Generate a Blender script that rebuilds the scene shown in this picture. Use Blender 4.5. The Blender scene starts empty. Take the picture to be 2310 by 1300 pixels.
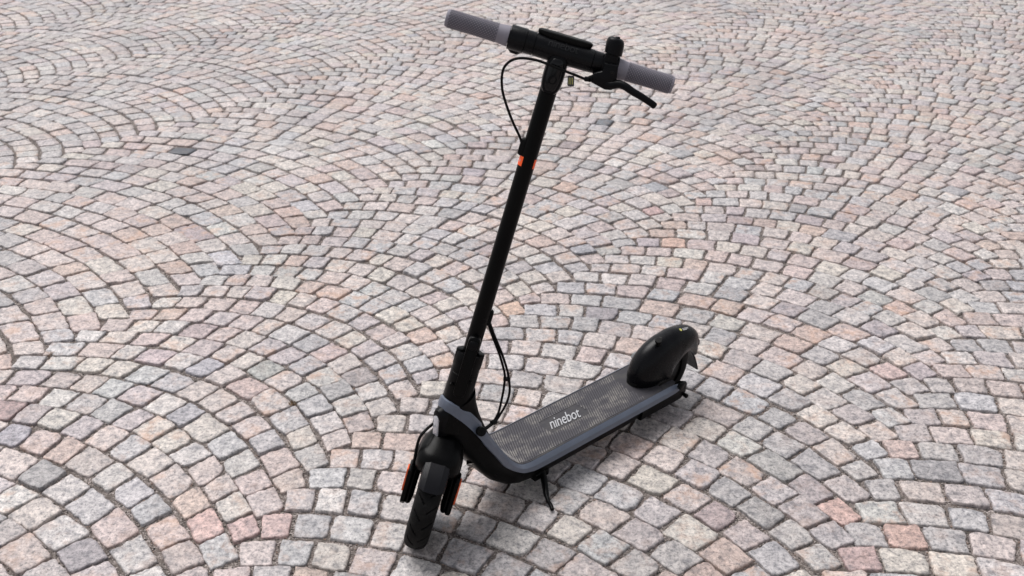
import bpy, math, random
import numpy as np
from mathutils import Vector, Matrix
from math import sin, cos, pi, radians, sqrt, atan2, tan

random.seed(7)
rng = np.random.default_rng(11)
scene = bpy.context.scene
COL = scene.collection

# ------------------------------------------------------------------ camera
CAM_H, PITCH, ROLL, FPX = 1.57667, 0.471483, 0.012207, 2398.362
cd = bpy.data.cameras.new('camera')
cam = bpy.data.objects.new('camera', cd)
COL.objects.link(cam)
cd.sensor_width = 36.0
cd.lens = FPX / 2310.0 * 36.0
cd.clip_start, cd.clip_end = 0.05, 2000.0
right0 = Vector((1, 0, 0)); fwd0 = Vector((0, cos(PITCH), -sin(PITCH))); down0 = Vector((0, -sin(PITCH), -cos(PITCH)))
rgt = right0 * cos(ROLL) - down0 * sin(ROLL)
dwn = right0 * sin(ROLL) + down0 * cos(ROLL)
up = -dwn; back = -fwd0
cam.matrix_world = Matrix(((rgt.x, up.x, back.x, 0), (rgt.y, up.y, back.y, 0), (rgt.z, up.z, back.z, CAM_H), (0, 0, 0, 1)))
cd.dof.use_dof = True
cd.dof.focus_distance = 2.15
cd.dof.aperture_fstop = 9.0
scene.camera = cam

# ------------------------------------------------------------------ sky, sun, exposure
SUN_EL, SUN_AZ = radians(65), radians(-42)      # azimuth measured from +Y towards +X: light comes from far left
world = bpy.data.worlds.new('World'); scene.world = world
world.use_nodes = True
wn = world.node_tree; wn.nodes.clear()
sky = wn.nodes.new('ShaderNodeTexSky'); sky.sky_type = 'NISHITA'; sky.sun_disc = False
sky.sun_elevation = SUN_EL; sky.sun_rotation = SUN_AZ
sky.air_density = 1.0; sky.dust_density = 3.0; sky.ozone_density = 1.0
hs = wn.nodes.new('ShaderNodeHueSaturation'); hs.inputs['Saturation'].default_value = 0.16   # cloud cover: grey light
bg = wn.nodes.new('ShaderNodeBackground'); bg.inputs['Strength'].default_value = 0.09
wo = wn.nodes.new('ShaderNodeOutputWorld')
wn.links.new(sky.outputs[0], hs.inputs['Color']); wn.links.new(hs.outputs[0], bg.inputs['Color']); wn.links.new(bg.outputs[0], wo.inputs['Surface'])
sd = bpy.data.lights.new('sun', 'SUN'); sd.energy = 1.5; sd.angle = radians(36); sd.color = (1.0, 0.975, 0.955)
sun = bpy.data.objects.new('sun', sd); COL.objects.link(sun)
sdir = Vector((sin(SUN_AZ) * cos(SUN_EL), cos(SUN_AZ) * cos(SUN_EL), sin(SUN_EL)))
sun.rotation_euler = sdir.to_track_quat('Z', 'Y').to_euler()
sun.location = sdir * 20
vs = scene.view_settings
vs.view_transform = 'Standard'; vs.look = 'None'; vs.gamma = 1.0; vs.use_curve_mapping = False
vs.exposure = 0.87

# ------------------------------------------------------------------ material helpers
def srgb(r, g, b):
    f = lambda c: (c / 255 / 12.92) if c / 255 <= 0.04045 else ((c / 255 + 0.055) / 1.055) ** 2.4
    return (f(r), f(g), f(b), 1.0)

class NT:
    def __init__(self, name):
        self.m = bpy.data.materials.new(name); self.m.use_nodes = True
        self.t = self.m.node_tree; self.t.nodes.clear()
        self.out = self.t.nodes.new('ShaderNodeOutputMaterial')
        self.b = self.t.nodes.new('ShaderNodeBsdfPrincipled')
        self.t.links.new(self.b.outputs[0], self.out.inputs['Surface'])
    def n(self, typ, **kw):
        nd = self.t.nodes.new(typ)
        for k, v in kw.items(): setattr(nd, k, v)
        return nd
    def l(self, a, b): self.t.links.new(a, b)
    def pos(self): return self.n('ShaderNodeNewGeometry').outputs['Position']
    def obj(self): return self.n('ShaderNodeTexCoord').outputs['Object']
    def noise(self, vec, scale, detail=2.0, rough=0.5, dim='3D'):
        nd = self.n('ShaderNodeTexNoise'); nd.inputs['Scale'].default_value = scale
        nd.inputs['Detail'].default_value = detail; nd.inputs['Roughness'].default_value = rough
        self.l(vec, nd.inputs['Vector']); return nd.outputs['Fac']
    def ramp(self, fac, stops):
        nd = self.n('ShaderNodeValToRGB'); cr = nd.color_ramp
        while len(cr.elements) < len(stops): cr.elements.new(0.5)
        for e, (p, c) in zip(cr.elements, stops):
            e.position = p; e.color = c if hasattr(c, '__len__') else (c, c, c, 1)
        self.l(fac, nd.inputs['Fac']); return nd.outputs['Color']
    def mix(self, fac, a, b, blend='MIX'):
        nd = self.n('ShaderNodeMix', data_type='RGBA', blend_type=blend)
        for sock, v in ((nd.inputs['Factor'], fac), (nd.inputs[6], a), (nd.inputs[7], b)):
            if hasattr(v, 'is_linked') or hasattr(v, 'links'): self.l(v, sock)
            elif isinstance(v, (int, float)): sock.default_value = v if sock.type == 'VALUE' else (v, v, v, 1)
            else: sock.default_value = v
        return nd.outputs[2]
    def math(self, op, a, b=None):
        nd = self.n('ShaderNodeMath', operation=op)
        for i, v in enumerate((a, b)):
            if v is None: continue
            if isinstance(v, (int, float)): nd.inputs[i].default_value = v
            else: self.l(v, nd.inputs[i])
        return nd.outputs[0]
    def bump(self, h, strength, dist, prev=None):
        nd = self.n('ShaderNodeBump'); nd.inputs['Strength'].default_value = strength; nd.inputs['Distance'].default_value = dist
        self.l(h, nd.inputs['Height'])
        if prev is not None: self.l(prev, nd.inputs['Normal'])
        return nd.outputs[0]
    def set(self, **kw):
        for k, v in kw.items():
            s = self.b.inputs[k.replace('_', ' ')]
            if hasattr(v, 'links'): self.l(v, s)
            else: s.default_value = v
        return self

def plain(name, col, rough=0.5, spec=0.5, metal=0.0, grain=0.0, gscale=900, dust=0.0):
    m = NT(name); p = m.obj()
    c = col
    n1 = m.noise(p, 28, 4, 0.6)
    c = m.mix(m.ramp(n1, [(0.35, 0.0), (0.7, 0.35)]), col, tuple(min(1, x * 1.5 + 0.0015) for x in col[:3]) + (1,))
    if dust > 0:
        n2 = m.noise(p, 60, 6, 0.7)
        c = m.mix(m.math('MULTIPLY', m.ramp(n2, [(0.52, 0.0), (0.75, 1.0)]), dust), c, (0.22, 0.20, 0.19, 1))
    m.set(Base_Color=c, Metallic=metal)
    m.set(Roughness=m.ramp(m.noise(p, 45, 3), [(0.3, rough * 0.85), (0.7, min(1, rough * 1.12))]))
    m.b.inputs['Specular IOR Level'].default_value = spec
    if grain > 0: m.set(Normal=m.bump(m.noise(p, gscale, 2), grain, 0.0006))
    return m.m

# ------------------------------------------------------------------ mesh helpers
def link(name, verts, faces, mat, parent=None, smooth=True, angle=35):
    me = bpy.data.meshes.new(name)
    me.from_pydata([tuple(v) for v in verts], [], [tuple(f) for f in faces])
    me.validate(); me.update()
    o = bpy.data.objects.new(name, me); COL.objects.link(o)
    if mat: me.materials.append(mat)
    if smooth:
        me.polygons.foreach_set('use_smooth', [True] * len(me.polygons))
        me.set_sharp_from_angle(angle=radians(angle))
    if parent: o.parent = parent
    return o

class MB:
    """collects loops of vertices into one mesh"""
    def __init__(self, f=None): self.v = []; self.f = []; self.x = f or (lambda p: p)
    def add(self, vs_, fs):
        b = len(self.v); self.v += [tuple(self.x(p)) for p in vs_]; self.f += [tuple(b + i for i in q) for q in fs]
    def loft(self, rings, closed=True, caps=True):
        n = len(rings[0]); vs_ = [p for r in rings for p in r]; fs = []
        for i in range(len(rings) - 1):
            for j in range(n if closed else n - 1):
                k = (j + 1) % n
                fs.append((i * n + j, i * n + k, (i + 1) * n + k, (i + 1) * n + j))
        if caps and closed:
            fs.append(tuple(range(n - 1, -1, -1))); b = (len(rings) - 1) * n
            fs.append(tuple(b + j for j in range(n)))
        self.add(vs_, fs)
    def tube(self, pts, rad, seg=10, caps=True, flat=None):
        """swept tube; rad scalar or list; flat=(vector,factor) squeezes the section along a vector"""
        P = [Vector(p) for p in pts]; n = len(P)
        rad = [rad] * n if not hasattr(rad, '__len__') else rad
        rings = []; ref = None
        for i in range(n):
            t = (P[min(i + 1, n - 1)] - P[max(i - 1, 0)]).normalized()
            if ref is None:
                ref = Vector((0, 0, 1)) if abs(t.z) < 0.9 else Vector((1, 0, 0))
            ref = (ref - t * ref.dot(t)).normalized(); b = t.cross(ref)
            ring = []
            for j in range(seg):
                a = 2 * pi * j / seg; o = ref * cos(a) * rad[i] + b * sin(a) * rad[i]
                if flat: fv = Vector(flat[0]); o = o - fv * o.dot(fv) * (1 - flat[1])
                ring.append(P[i] + o)
            rings.append(ring)
        self.loft(rings, True, caps)
    def prism(self, poly, d0, d1, bev=0.0):
        """poly: list of (a,b); extruded along c from d0 to d1 -> points (a, c, b); bev rounds both rims"""
        n = len(poly); cx = sum(p[0] for p in poly) / n; cy = sum(p[1] for p in poly) / n
        def ring(d, ins):
            r = []
            for a, b in poly:
                l = sqrt((a - cx) ** 2 + (b - cy) ** 2) or 1
                k = max(0, 1 - ins / l); r.append((cx + (a - cx) * k, d, cy + (b - cy) * k))
            return r
        s = 1 if d1 > d0 else -1
        if bev > 0: rs = [ring(d0, bev), ring(d0 + s * bev * .35, bev * .35), ring(d0 + s * bev, 0), ring(d1 - s * bev, 0), ring(d1 - s * bev * .35, bev * .35), ring(d1, bev)]
        else: rs = [ring(d0, 0), ring(d1, 0)]
        self.loft(rs)
    def build(self, name, mat, parent=None, **k):
        return link(name, self.v, self.f, mat, parent, **k)

def smooth_path(pts, n=6):
    """Catmull-Rom through pts"""
    P = [Vector(p) for p in pts]; out = []
    for i in range(len(P) - 1):
        p0, p1, p2, p3 = P[max(i - 1, 0)], P[i], P[i + 1], P[min(i + 2, len(P) - 1)]
        for j in range(n):
            t = j / n
            out.append(0.5 * ((2 * p1) + (p2 - p0) * t + (2 * p0 - 5 * p1 + 4 * p2 - p3) * t * t + (3 * p1 - p0 - 3 * p2 + p3) * t ** 3))
    out.append(P[-1]); return out

def rrect(w, h, r, n=4, cx=0, cy=0):
    """rounded rectangle outline, half sizes w,h"""
    out = []
    for sx, sy, a0 in ((1, 1, 0), (-1, 1, 90), (-1, -1, 180), (1, -1, 270)):
        for i in range(n + 1):
            a = radians(a0 + 90 * i / n); out.append((cx + sx * (w - r) + r * cos(a), cy + sy * (h - r) + r * sin(a)))
    return out

def text_mesh(body, size, extrude):
    cu = bpy.data.curves.new('txt', 'FONT'); cu.body = body; cu.size = size; cu.extrude = extrude
    cu.align_x = 'CENTER'; cu.align_y = 'CENTER'; cu.resolution_u = 3; cu.space_character = 0.95
    o = bpy.data.objects.new('txt', cu); COL.objects.link(o)
    dg = bpy.context.evaluated_depsgraph_get()
    me = bpy.data.meshes.new_from_object(o.evaluated_get(dg))
    vs_ = [v.co.copy() for v in me.vertices]; fs = [tuple(p.vertices) for p in me.polygons]
    bpy.data.objects.remove(o); bpy.data.curves.remove(cu); bpy.data.meshes.remove(me)
    return vs_, fs

# ================================================================== PAVEMENT
AZ, V0, COLW, UP, ALPHA = radians(32), -1.485, 1.146, 0.0935, radians(35)
RAD = COLW / 2 / sin(ALPHA)
BED = -0.0078
BWARP = {1: [(1.9, -.005), (2.4, -.027), (2.9, -.02)], 0: [(1.1, .05), (1.35, -.01), (1.65, -.05), (2.7, -.03), (3.2, .025), (3.6, .037), (4.8, .1), (5.2, .13)],
         -1: [(1.4, .056), (2.0, .10), (2.5, .085), (3.1, .08)], -2: [(2.45, -.19), (2.7, -.11), (3.05, -.09), (3.3, -.03), (3.7, -.07)],
         -3: [(3.2, -.09), (3.7, -.06), (4.2, -.01), (4.7, -.02)]}
def bound(k, u):
    w = 0.018 * sin(1.7 * u + 2.3 * k) + 0.012 * sin(4.1 * u + k)
    if k in BWARP: p = BWARP[k]; w = w * 0.4 + float(np.interp(u, [a for a, _ in p], [b for _, b in p]))
    return V0 + COLW * k + w
def uv2xy(v, u): return (v * cos(AZ) + u * sin(AZ), -v * sin(AZ) + u * cos(AZ))
def project(x, y, z=0.0):
    z -= CAM_H; zc = y * cos(PITCH) - z * sin(PITCH); yc = -(y * sin(PITCH) + z * cos(PITCH))
    if zc < 0.05: return None
    a, b = FPX * x / zc, FPX * yc / zc
    return (1155 + cos(ROLL) * a - sin(ROLL) * b, 650 + sin(ROLL) * a + cos(ROLL) * b, zc)

def ucurve(vi): return sqrt(max(RAD * RAD - vi * vi, 0)) - RAD * cos(ALPHA)
quads = []
for k in range(-9, 7):                      # column between valley k and k+1
    for i in range(-70, 130):
        u0 = i * UP + (0.5 * UP if k % 2 else 0.0) + 0.004 * sin(i * 1.3 + k)
        nst = 13 + (1 if rng.random() < 0.35 else 0) - (1 if rng.random() < 0.35 else 0)
        wd_ = np.clip(rng.normal(1, 0.095, nst), 0.78, 1.25); wd_[0] *= 0.9; wd_[-1] *= 0.9
        cuts = -ALPHA + 2 * ALPHA * np.concatenate([[0], np.cumsum(wd_)]) / wd_.sum()
        jv, ju = rng.normal(0, 0.0030, (len(cuts), 2)), rng.normal(0, 0.0024, (len(cuts), 2))
        for ci, (c0, c1) in enumerate(zip(cuts[:-1], cuts[1:])):
            cm = (c0 + c1) / 2
            vm = RAD * sin(cm); um = u0 + ucurve(vm)
            bl, br = bound(k, um), bound(k + 1, um)
            xm, ym = uv2xy(bl + (vm / COLW + 0.5) * (br - bl), um)
            if ym < 0.3 or ym > 11.5 or abs(xm) > 1.9 + 0.62 * ym: continue
            q = []
            for c, sgn, ji in ((c0, -1, ci), (c1, -1, ci + 1), (c1, 1, ci + 1), (c0, 1, ci)):
                v_, u_ = RAD * sin(c), u0 + ucurve(RAD * sin(c))
                t = UP * cos(c) * 0.5 * (1 + 0.0 * sgn)
                v_ += sgn * t * sin(c); u_ += sgn * t * cos(c)
                v_ += jv[ji, (sgn + 1) // 2]; u_ += ju[ji, (sgn + 1) // 2]
                b0, b1 = bound(k, u_), bound(k + 1, u_)
                q.append(uv2xy(b0 + (v_ / COLW + 0.5) * (b1 - b0), u_))
            quads.append(q)
Q = np.array(quads)                         # n,4,2
cen = Q.mean(1)
proj = [project(x, y) for x, y in cen]

# stone colours: (sRGB as the wet-dry granite looks, weight)
PAL = [((222, 208, 203), 22), ((214, 211, 210), 15), ((226, 218, 207), 12), ((216, 194, 190), 13), ((219, 188, 174), 5),
       ((200, 203, 208), 10), ((202, 191, 196), 8), ((188, 187, 188), 5), ((233, 230, 226), 6), ((192, 172, 172), 2), ((165, 168, 173), 0.8)]
pw = np.array([w for _, w in PAL], float); pw /= pw.sum()
pcol = np.array([c for c, _ in PAL], float)
NS = len(Q)
pick = rng.choice(len(PAL), NS, p=pw)
scol = pcol[pick] + rng.normal(0, 6, (NS, 1)) + rng.normal(0, 1.6, (NS, 3))
# greyer stones in patches, more often towards both sides of the view
gx = np.sin(cen[:, 0] * 1.1 + 0.7) * np.sin(cen[:, 1] * 0.9 + 0.3 * cen[:, 0]) + np.clip(np.abs(cen[:, 0] - 0.2) / (0.42 * cen[:, 1] + 0.35) - 0.75, 0, 0.5) * 2.2
greyer = rng.random(NS) < np.clip(gx * 0.45, 0, 0.6)
scol[greyer] = scol[greyer] * 0.45 + np.array([168, 168, 172]) * 0.55
rust = np.where(rng.random(NS) < 0.8, rng.random(NS) ** 1.2, 0.0)
rust[greyer] *= 0.4
KNOWN = [(403, 338, (80, 84, 94)), (1383, 273, (118, 122, 130)), (1290, 337, (170, 156, 158)), (978, 318, (244, 242, 236)), (1293, 427, (232, 190, 168)),
 (1462, 468, (225, 175, 172)), (1596, 450, (228, 190, 182)), (1455, 555, (190, 176, 186)), (1525, 557, (232, 180, 155)), (1376, 696, (140, 136, 146)),
 (1173, 694, (232, 185, 155)), (1310, 547, (165, 170, 182)), (1460, 419, (150, 158, 170)), (1918, 1145, (230, 178, 165)), (1738, 1162, (165, 165, 164)),
 (1992, 760, (168, 160, 170)), (2002, 836, (222, 186, 182)), (2075, 838, (188, 174, 182)), (1711, 1032, (168, 170, 168)), (1978, 1014, (208, 212, 218)),
 (2062, 1009, (222, 190, 182)), (2066, 1235, (212, 164, 148)), (1946, 1291, (190, 152, 150)), (2126, 1092, (140, 142, 148)), (475, 1162, (232, 182, 174)),
 (515, 1200, (220, 176, 172)), (615, 1190, (222, 180, 176)), (170, 1225, (168, 138, 138)), (320, 1130, (172, 178, 186)), (30, 937, (158, 120, 120)),
 (35, 977, (164, 164, 182)), (605, 850, (158, 166, 162)), (535, 877, (214, 182, 176)), (482, 807, (176, 178, 194)), (337, 795, (212, 188, 196)),
 (488, 592, (224, 226, 238)), (420, 960, (168, 170, 182)), (800, 870, (160, 150, 150)), (225, 1260, (142, 138, 148)), (205, 1015, (190, 180, 176)),
 (560, 650, (214, 202, 196)), (130, 668, (196, 184, 190)), (1325, 722, (168, 172, 176)), (1130, 180, (214, 220, 226)), (1795, 690, (168, 158, 166)),
 (100, 1045, (160, 164, 168)), (118, 1080, (146, 148, 152)), (640, 340, (200, 204, 208)), (1640, 1150, (176, 152, 154)), (1845, 1080, (170, 158, 162))]
P2 = np.array([(p[0], p[1]) if p else (-1e6, -1e6) for p in proj])
for x, y, c in KNOWN:
    j = np.argmin(((P2 - (x, y)) ** 2).sum(1)); scol[j] = c; rust[j] *= 0.3
lum = scol.mean(1, keepdims=True); scol = (lum * 0.68 + 203 * 0.32) + (scol - lum) * 0.68
scol = scol * 0.80 + np.array([212, 200, 198]) * 0.20 + np.array([2.0, -0.6, -1.4])
for x, y, c in KNOWN[:4]:
    scol[np.argmin(((P2 - (x, y)) ** 2).sum(1))] = c
s01 = np.clip(scol, 30, 250) / 255
slin = np.where(s01 <= 0.04045, s01 / 12.92, ((s01 + 0.055) / 1.055) ** 2.4) * 0.57

def stone(q, near, seed):
    r = np.random.default_rng(seed)
    N = 36 if near else 20
    k = N // 4
    e = (np.arange(k) / k) * 2 - 1
    one = np.ones(k)
    px = np.concatenate([e, one, -e, -one]); py = np.concatenate([-one, e, one, -e])
    n = r.uniform(9, 30)
    sc = 1 / (np.abs(px) ** n + np.abs(py) ** n) ** (1 / n)
    px, py = px * sc, py * sc
    th = np.arctan2(py, px)
    jit = 1 + 0.016 * np.sin(2 * th + r.uniform(0, 6)) + 0.020 * np.sin(3 * th + r.uniform(0, 6)) + 0.018 * np.sin(5 * th + r.uniform(0, 6)) + 0.016 * np.sin(9 * th + r.uniform(0, 6)) + r.normal(0, 0.021 if near else 0.013, N)
    if r.random() < 0.45:                                    # a knocked-off corner
        tc = r.choice([-2.36, -0.785, 0.785, 2.36]); jit -= r.uniform(0.06, 0.16) * np.exp(-((th - tc) / 0.22) ** 2)
    ex = np.linalg.norm(q[1] - q[0]); ey = np.linalg.norm(q[3] - q[0])
    gx_, gy_ = r.uniform(0.0024, 0.0056), r.uniform(0.0022, 0.0048)
    px = px * jit * (1 - gx_ / ex * 2) ; py = py * jit * (1 - gy_ / ey * 2)
    def mp(a, b):
        w0 = (1 - a) * (1 - b) / 4; w1 = (1 + a) * (1 - b) / 4; w2 = (1 + a) * (1 + b) / 4; w3 = (1 - a) * (1 + b) / 4
        return w0[:, None] * q[0] + w1[:, None] * q[1] + w2[:, None] * q[2] + w3[:, None] * q[3]
    zc = r.normal(0, 0.0014); tx, ty = r.normal(0, 0.016, 2)
    cc = q.mean(0)
    lay = [(1.012, -0.03, 0), (1.0, -0.0036, 0.0009), (0.978, -0.0008, 0.0006), (0.88, 0.0, 0.0008), (0.47, 0.0003, 0.0011)] if near else [(1.01, -0.03, 0), (1.0, -0.0036, 0.0006), (0.965, -0.0005, 0.0005), (0.62, 0.0002, 0.0009)]
    V = []
    wv = r.uniform(0, 6, 4)
    for k_, (sc_, z, a) in enumerate(lay):
        p = mp(px * sc_, py * sc_)
        d = p - cc
        zz = z + zc + d[:, 0] * tx + d[:, 1] * ty + r.normal(0, 1, N) * a + 0.0008 * np.sin(d[:, 0] * 90 + wv[0]) * np.sin(d[:, 1] * 100 + wv[1]) * (k_ > 1)
        if k_ == 0: zz[:] = z
        V.append(np.column_stack([p, zz]))
    V.append(np.array([[cc[0], cc[1], zc + 0.0004]]))
    V = np.vstack(V); L = len(lay); j = np.arange(N); j2 = (j + 1) % N
    F4 = np.vstack([np.column_stack([k * N + j, k * N + j2, (k + 1) * N + j2, (k + 1) * N + j]) for k in range(L - 1)])
    F3 = np.column_stack([(L - 1) * N + j, (L - 1) * N + j2, np.full(N, L * N)])
    return V, F4, F3

def np_mesh(name, V, F4, F3, cols, mat):
    me = bpy.data.meshes.new(name)
    me.vertices.add(len(V)); me.vertices.foreach_set('co', V.astype(np.float32).ravel())
    n4, n3 = len(F4), len(F3)
    me.loops.add(n4 * 4 + n3 * 3)
    me.loops.foreach_set('vertex_index', np.concatenate([F4.ravel(), F3.ravel()]).astype(np.int32))
    me.polygons.add(n4 + n3)
    st = np.concatenate([np.arange(n4) * 4, n4 * 4 + np.arange(n3) * 3]).astype(np.int32)
    me.polygons.foreach_set('loop_start', st)
    me.update(calc_edges=True); me.validate()
    me.polygons.foreach_set('use_smooth', np.ones(len(me.polygons), bool))
    at = me.color_attributes.new('stone_colour', 'FLOAT_COLOR', 'POINT')
    at.data.foreach_set('color', cols.astype(np.float32).ravel())
    me.materials.append(mat)
    return me

# --- materials of the square
def granite():
    m = NT('granite'); p = m.pos()
    a = m.n('ShaderNodeAttribute', attribute_name='stone_colour')
    col = a.outputs['Color']
    big = m.noise(p, 40, 6, 0.72)
    mid = m.noise(p, 115, 5, 0.75)
    fine = m.noise(p, 520, 3, 0.75)
    col = m.mix(1.0, col, m.ramp(big, [(0.37, (0.56, 0.57, 0.60, 1)), (0.5, (0.97, 0.965, 0.96, 1)), (0.61, (1.24, 1.23, 1.22, 1))]), 'MULTIPLY')
    col = m.mix(1.0, col, m.ramp(mid, [(0.36, (0.40, 0.41, 0.44, 1)), (0.47, (0.96, 0.96, 0.96, 1)), (0.62, (1.28, 1.27, 1.26, 1))]), 'MULTIPLY')
    col = m.mix(0.9, col, m.ramp(fine, [(0.34, (0.58, 0.58, 0.60, 1)), (0.48, (1.0, 1.0, 1.0, 1)), (0.68, (1.25, 1.25, 1.25, 1))]), 'MULTIPLY')
    # broad walked-in dirt patches
    dirt = m.noise(p, 1.3, 4, 0.6)
    col = m.mix(1.0, col, m.ramp(dirt, [(0.36, (0.84, 0.845, 0.86, 1)), (0.56, (1.03, 1.025, 1.02, 1))]), 'MULTIPLY')
    # iron stains with their own outlines
    rs = m.noise(p, 19, 5, 0.65)
    rmask = m.math('MULTIPLY', m.ramp(rs, [(0.49, 0.0), (0.64, 1.0)]), a.outputs['Alpha'])
    col = m.mix(m.math('MULTIPLY', rmask, 0.62), col, m.mix(mid, (0.36, 0.20, 0.13, 1), (0.52, 0.34, 0.25, 1)))
    # black mica specks
    vo = m.n('ShaderNodeTexVoronoi', feature='F1'); vo.inputs['Scale'].default_value = 240; m.l(p, vo.inputs['Vector'])
    sp = m.math('MULTIPLY', m.ramp(vo.outputs['Distance'], [(0.10, 1.0), (0.22, 0.0)]), m.ramp(m.noise(p, 90, 2), [(0.55, 0.0), (0.62, 1.0)]))
    col = m.mix(m.math('MULTIPLY', sp, 0.7), col, (0.10, 0.095, 0.095, 1))
    m.set(Base_Color=col, Roughness=0.52)
    m.b.inputs['Specular IOR Level'].default_value = 0.65
    b = m.bump(big, 0.25, 0.004)
    b = m.bump(mid, 0.6, 0.0022, b)
    b = m.bump(fine, 0.4, 0.0008, b)
    m.set(Normal=b)
    return m.m

def bedmat():
    m = NT('joint_grit'); p = m.pos()
    vo = m.n('ShaderNodeTexVoronoi', feature='F1'); vo.inputs['Scale'].default_value = 330; m.l(p, vo.inputs['Vector'])
    bwn = m.n('ShaderNodeSeparateColor'); m.l(vo.outputs['Color'], bwn.inputs[0])
    grain = m.ramp(bwn.outputs[0], [(0.0, (0.055, 0.048, 0.045, 1)), (0.45, (0.155, 0.133, 0.122, 1)), (0.75, (0.29, 0.25, 0.235, 1)), (1.0, (0.50, 0.44, 0.42, 1))])
    soil = m.ramp(m.noise(p, 14, 4), [(0.35, (0.065, 0.055, 0.049, 1)), (0.65, (0.15, 0.123, 0.11, 1))])
    sand = m.mix(m.ramp(m.noise(p, 40, 3), [(0.35, 0.25), (0.6, 0.9)]), soil, grain)
    # beyond the laid stones the same paving goes on, too far off to tell the pieces apart
    v2 = m.n('ShaderNodeTexVoronoi', feature='DISTANCE_TO_EDGE'); v2.inputs['Scale'].default_value = 9.5; v2.inputs['Randomness'].default_value = 0.6; m.l(p, v2.inputs['Vector'])
    v3 = m.n('ShaderNodeTexVoronoi', feature='F1'); v3.inputs['Scale'].default_value = 9.5; v3.inputs['Randomness'].default_value = 0.6; m.l(p, v3.inputs['Vector'])
    s3 = m.n('ShaderNodeSeparateColor'); m.l(v3.outputs['Color'], s3.inputs[0])
    cob = m.ramp(s3.outputs[0], [(0.0, (0.30, 0.27, 0.27, 1)), (0.5, (0.42, 0.36, 0.34, 1)), (1.0, (0.47, 0.44, 0.42, 1))])
    cob = m.mix(m.ramp(v2.outputs['Distance'], [(0.03, 0.0), (0.07, 1.0)]), sand, cob)
    xyz = m.n('ShaderNodeSeparateXYZ'); m.l(p, xyz.inputs[0])
    lim = m.math('ADD', m.math('MULTIPLY', xyz.outputs[1], 0.60), 1.88)
    out = m.math('MAXIMUM', m.math('GREATER_THAN', m.math('ABSOLUTE', xyz.outputs[0]), lim),
                 m.math('MAXIMUM', m.math('GREATER_THAN', xyz.outputs[1], 11.4), m.math('LESS_THAN', xyz.outputs[1], 0.35)))
    m.set(Base_Color=m.mix(out, sand, cob), Roughness=0.9)
    m.b.inputs['Specular IOR Level'].default_value = 0.25
    m.set(Normal=m.bump(vo.outputs['Distance'], 0.8, 0.003, m.bump(m.noise(p, 60, 3), 0.6, 0.005)))
    return m.m
GRAN, BEDM = granite(), bedmat()

S = 300.0
pavement = link('pavement', [(-S, -S, BED), (S, -S, BED), (S, S, BED), (-S, S, BED)], [(0, 1, 2, 3)], BEDM, smooth=False)
pavement['kind'] = 'structure'
pavement['label'] = 'square paved with pink and grey granite setts in interlocking arcs'

# the 300 setts that show largest
def shown(i):
    p = proj[i]
    if p is None or not (-45 < p[0] < 2355 and -20 < p[1] < 1345): return 0
    return 1.0 / p[2]
order = sorted(range(NS), key=lambda i: -shown(i))
nearset = set(order[:300])
VV, F4s, F3s, CC = [], [], [], []; base = 0
grit = []
for i in range(NS):
    single = i in nearset
    detail = single or cen[i, 1] < 4.0
    V, F4, F3 = stone(Q[i], detail, 1000 + i)
    col = np.tile(np.append(slin[i], rust[i]), (len(V), 1))
    if single:
        c = Vector((cen[i, 0], cen[i, 1], 0))
        me = np_mesh('cobblestone', V - np.array(c), F4, F3, col, GRAN)
        o = bpy.data.objects.new('cobblestone', me); COL.objects.link(o); o.location = c; o.parent = pavement
    else:
        VV.append(V); F4s.append(F4 + base); F3s.append(F3 + base); CC.append(col); base += len(V)
    if 1.2 < cen[i, 1] < 3.6 and shown(i) > 0:
        N = 36
        ring = V[N:2 * N]
        for _ in range(26 if cen[i, 1] < 2.6 else 14):
            j = rng.integers(0, N); f = rng.random()
            p = ring[j] * (1 - f) + ring[(j + 1) % N] * f
            d = (p[:2] - cen[i]); d = d / np.linalg.norm(d)
            grit.append((p[0] + d[0] * rng.uniform(0.0005, 0.007), p[1] + d[1] * rng.uniform(0.0005, 0.007)))
me = np_mesh('distant_cobblestones', np.vstack(VV), np.vstack(F4s), np.vstack(F3s), np.vstack(CC), GRAN)
o = bpy.data.objects.new('distant_cobblestones', me); COL.objects.link(o); o.parent = pavement; o['kind'] = 'stuff'

# grit lying in the joints
GV, GF, GC = [], [], []
octf = np.array([(0, 2, 4), (2, 1, 4), (1, 3, 4), (3, 0, 4), (2, 0, 5), (1, 2, 5), (3, 1, 5), (0, 3, 5)])
gpal = np.array([(.10, .085, .08), (.2, .17, .16), (.34, .29, .27), (.45, .40, .38), (.06, .055, .052), (.30, .21, .17)])
for n_, (x, y) in enumerate(grit):
    s = rng.uniform(0.0011, 0.0030)
    o8 = np.array([(s, 0, 0), (-s, 0, 0), (0, s, 0), (0, -s, 0), (0, 0, s * .8), (0, 0, -s * .8)]) * rng.uniform(0.6, 1.3, (6, 1))
    a = rng.uniform(0, 6.28); R2 = np.array([[cos(a), -sin(a), 0], [sin(a), cos(a), 0], [0, 0, 1]])
    GV.append(o8 @ R2.T + (x, y, BED + s * 0.5)); GF.append(octf + 6 * n_)
    GC.append(np.tile(np.append(gpal[rng.integers(0, len(gpal))], 1), (6, 1)))
gm = NT('grit_stone'); ga = gm.n('ShaderNodeAttribute', attribute_name='stone_colour'); gm.set(Base_Color=ga.outputs['Color'], Roughness=0.85)
me = np_mesh('joint_gravel', np.vstack(GV), np.zeros((0, 4), int), np.vstack(GF), np.vstack(GC), gm.m)
o = bpy.data.objects.new('joint_gravel', me); COL.objects.link(o); o.parent = pavement; o['kind'] = 'stuff'

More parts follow.
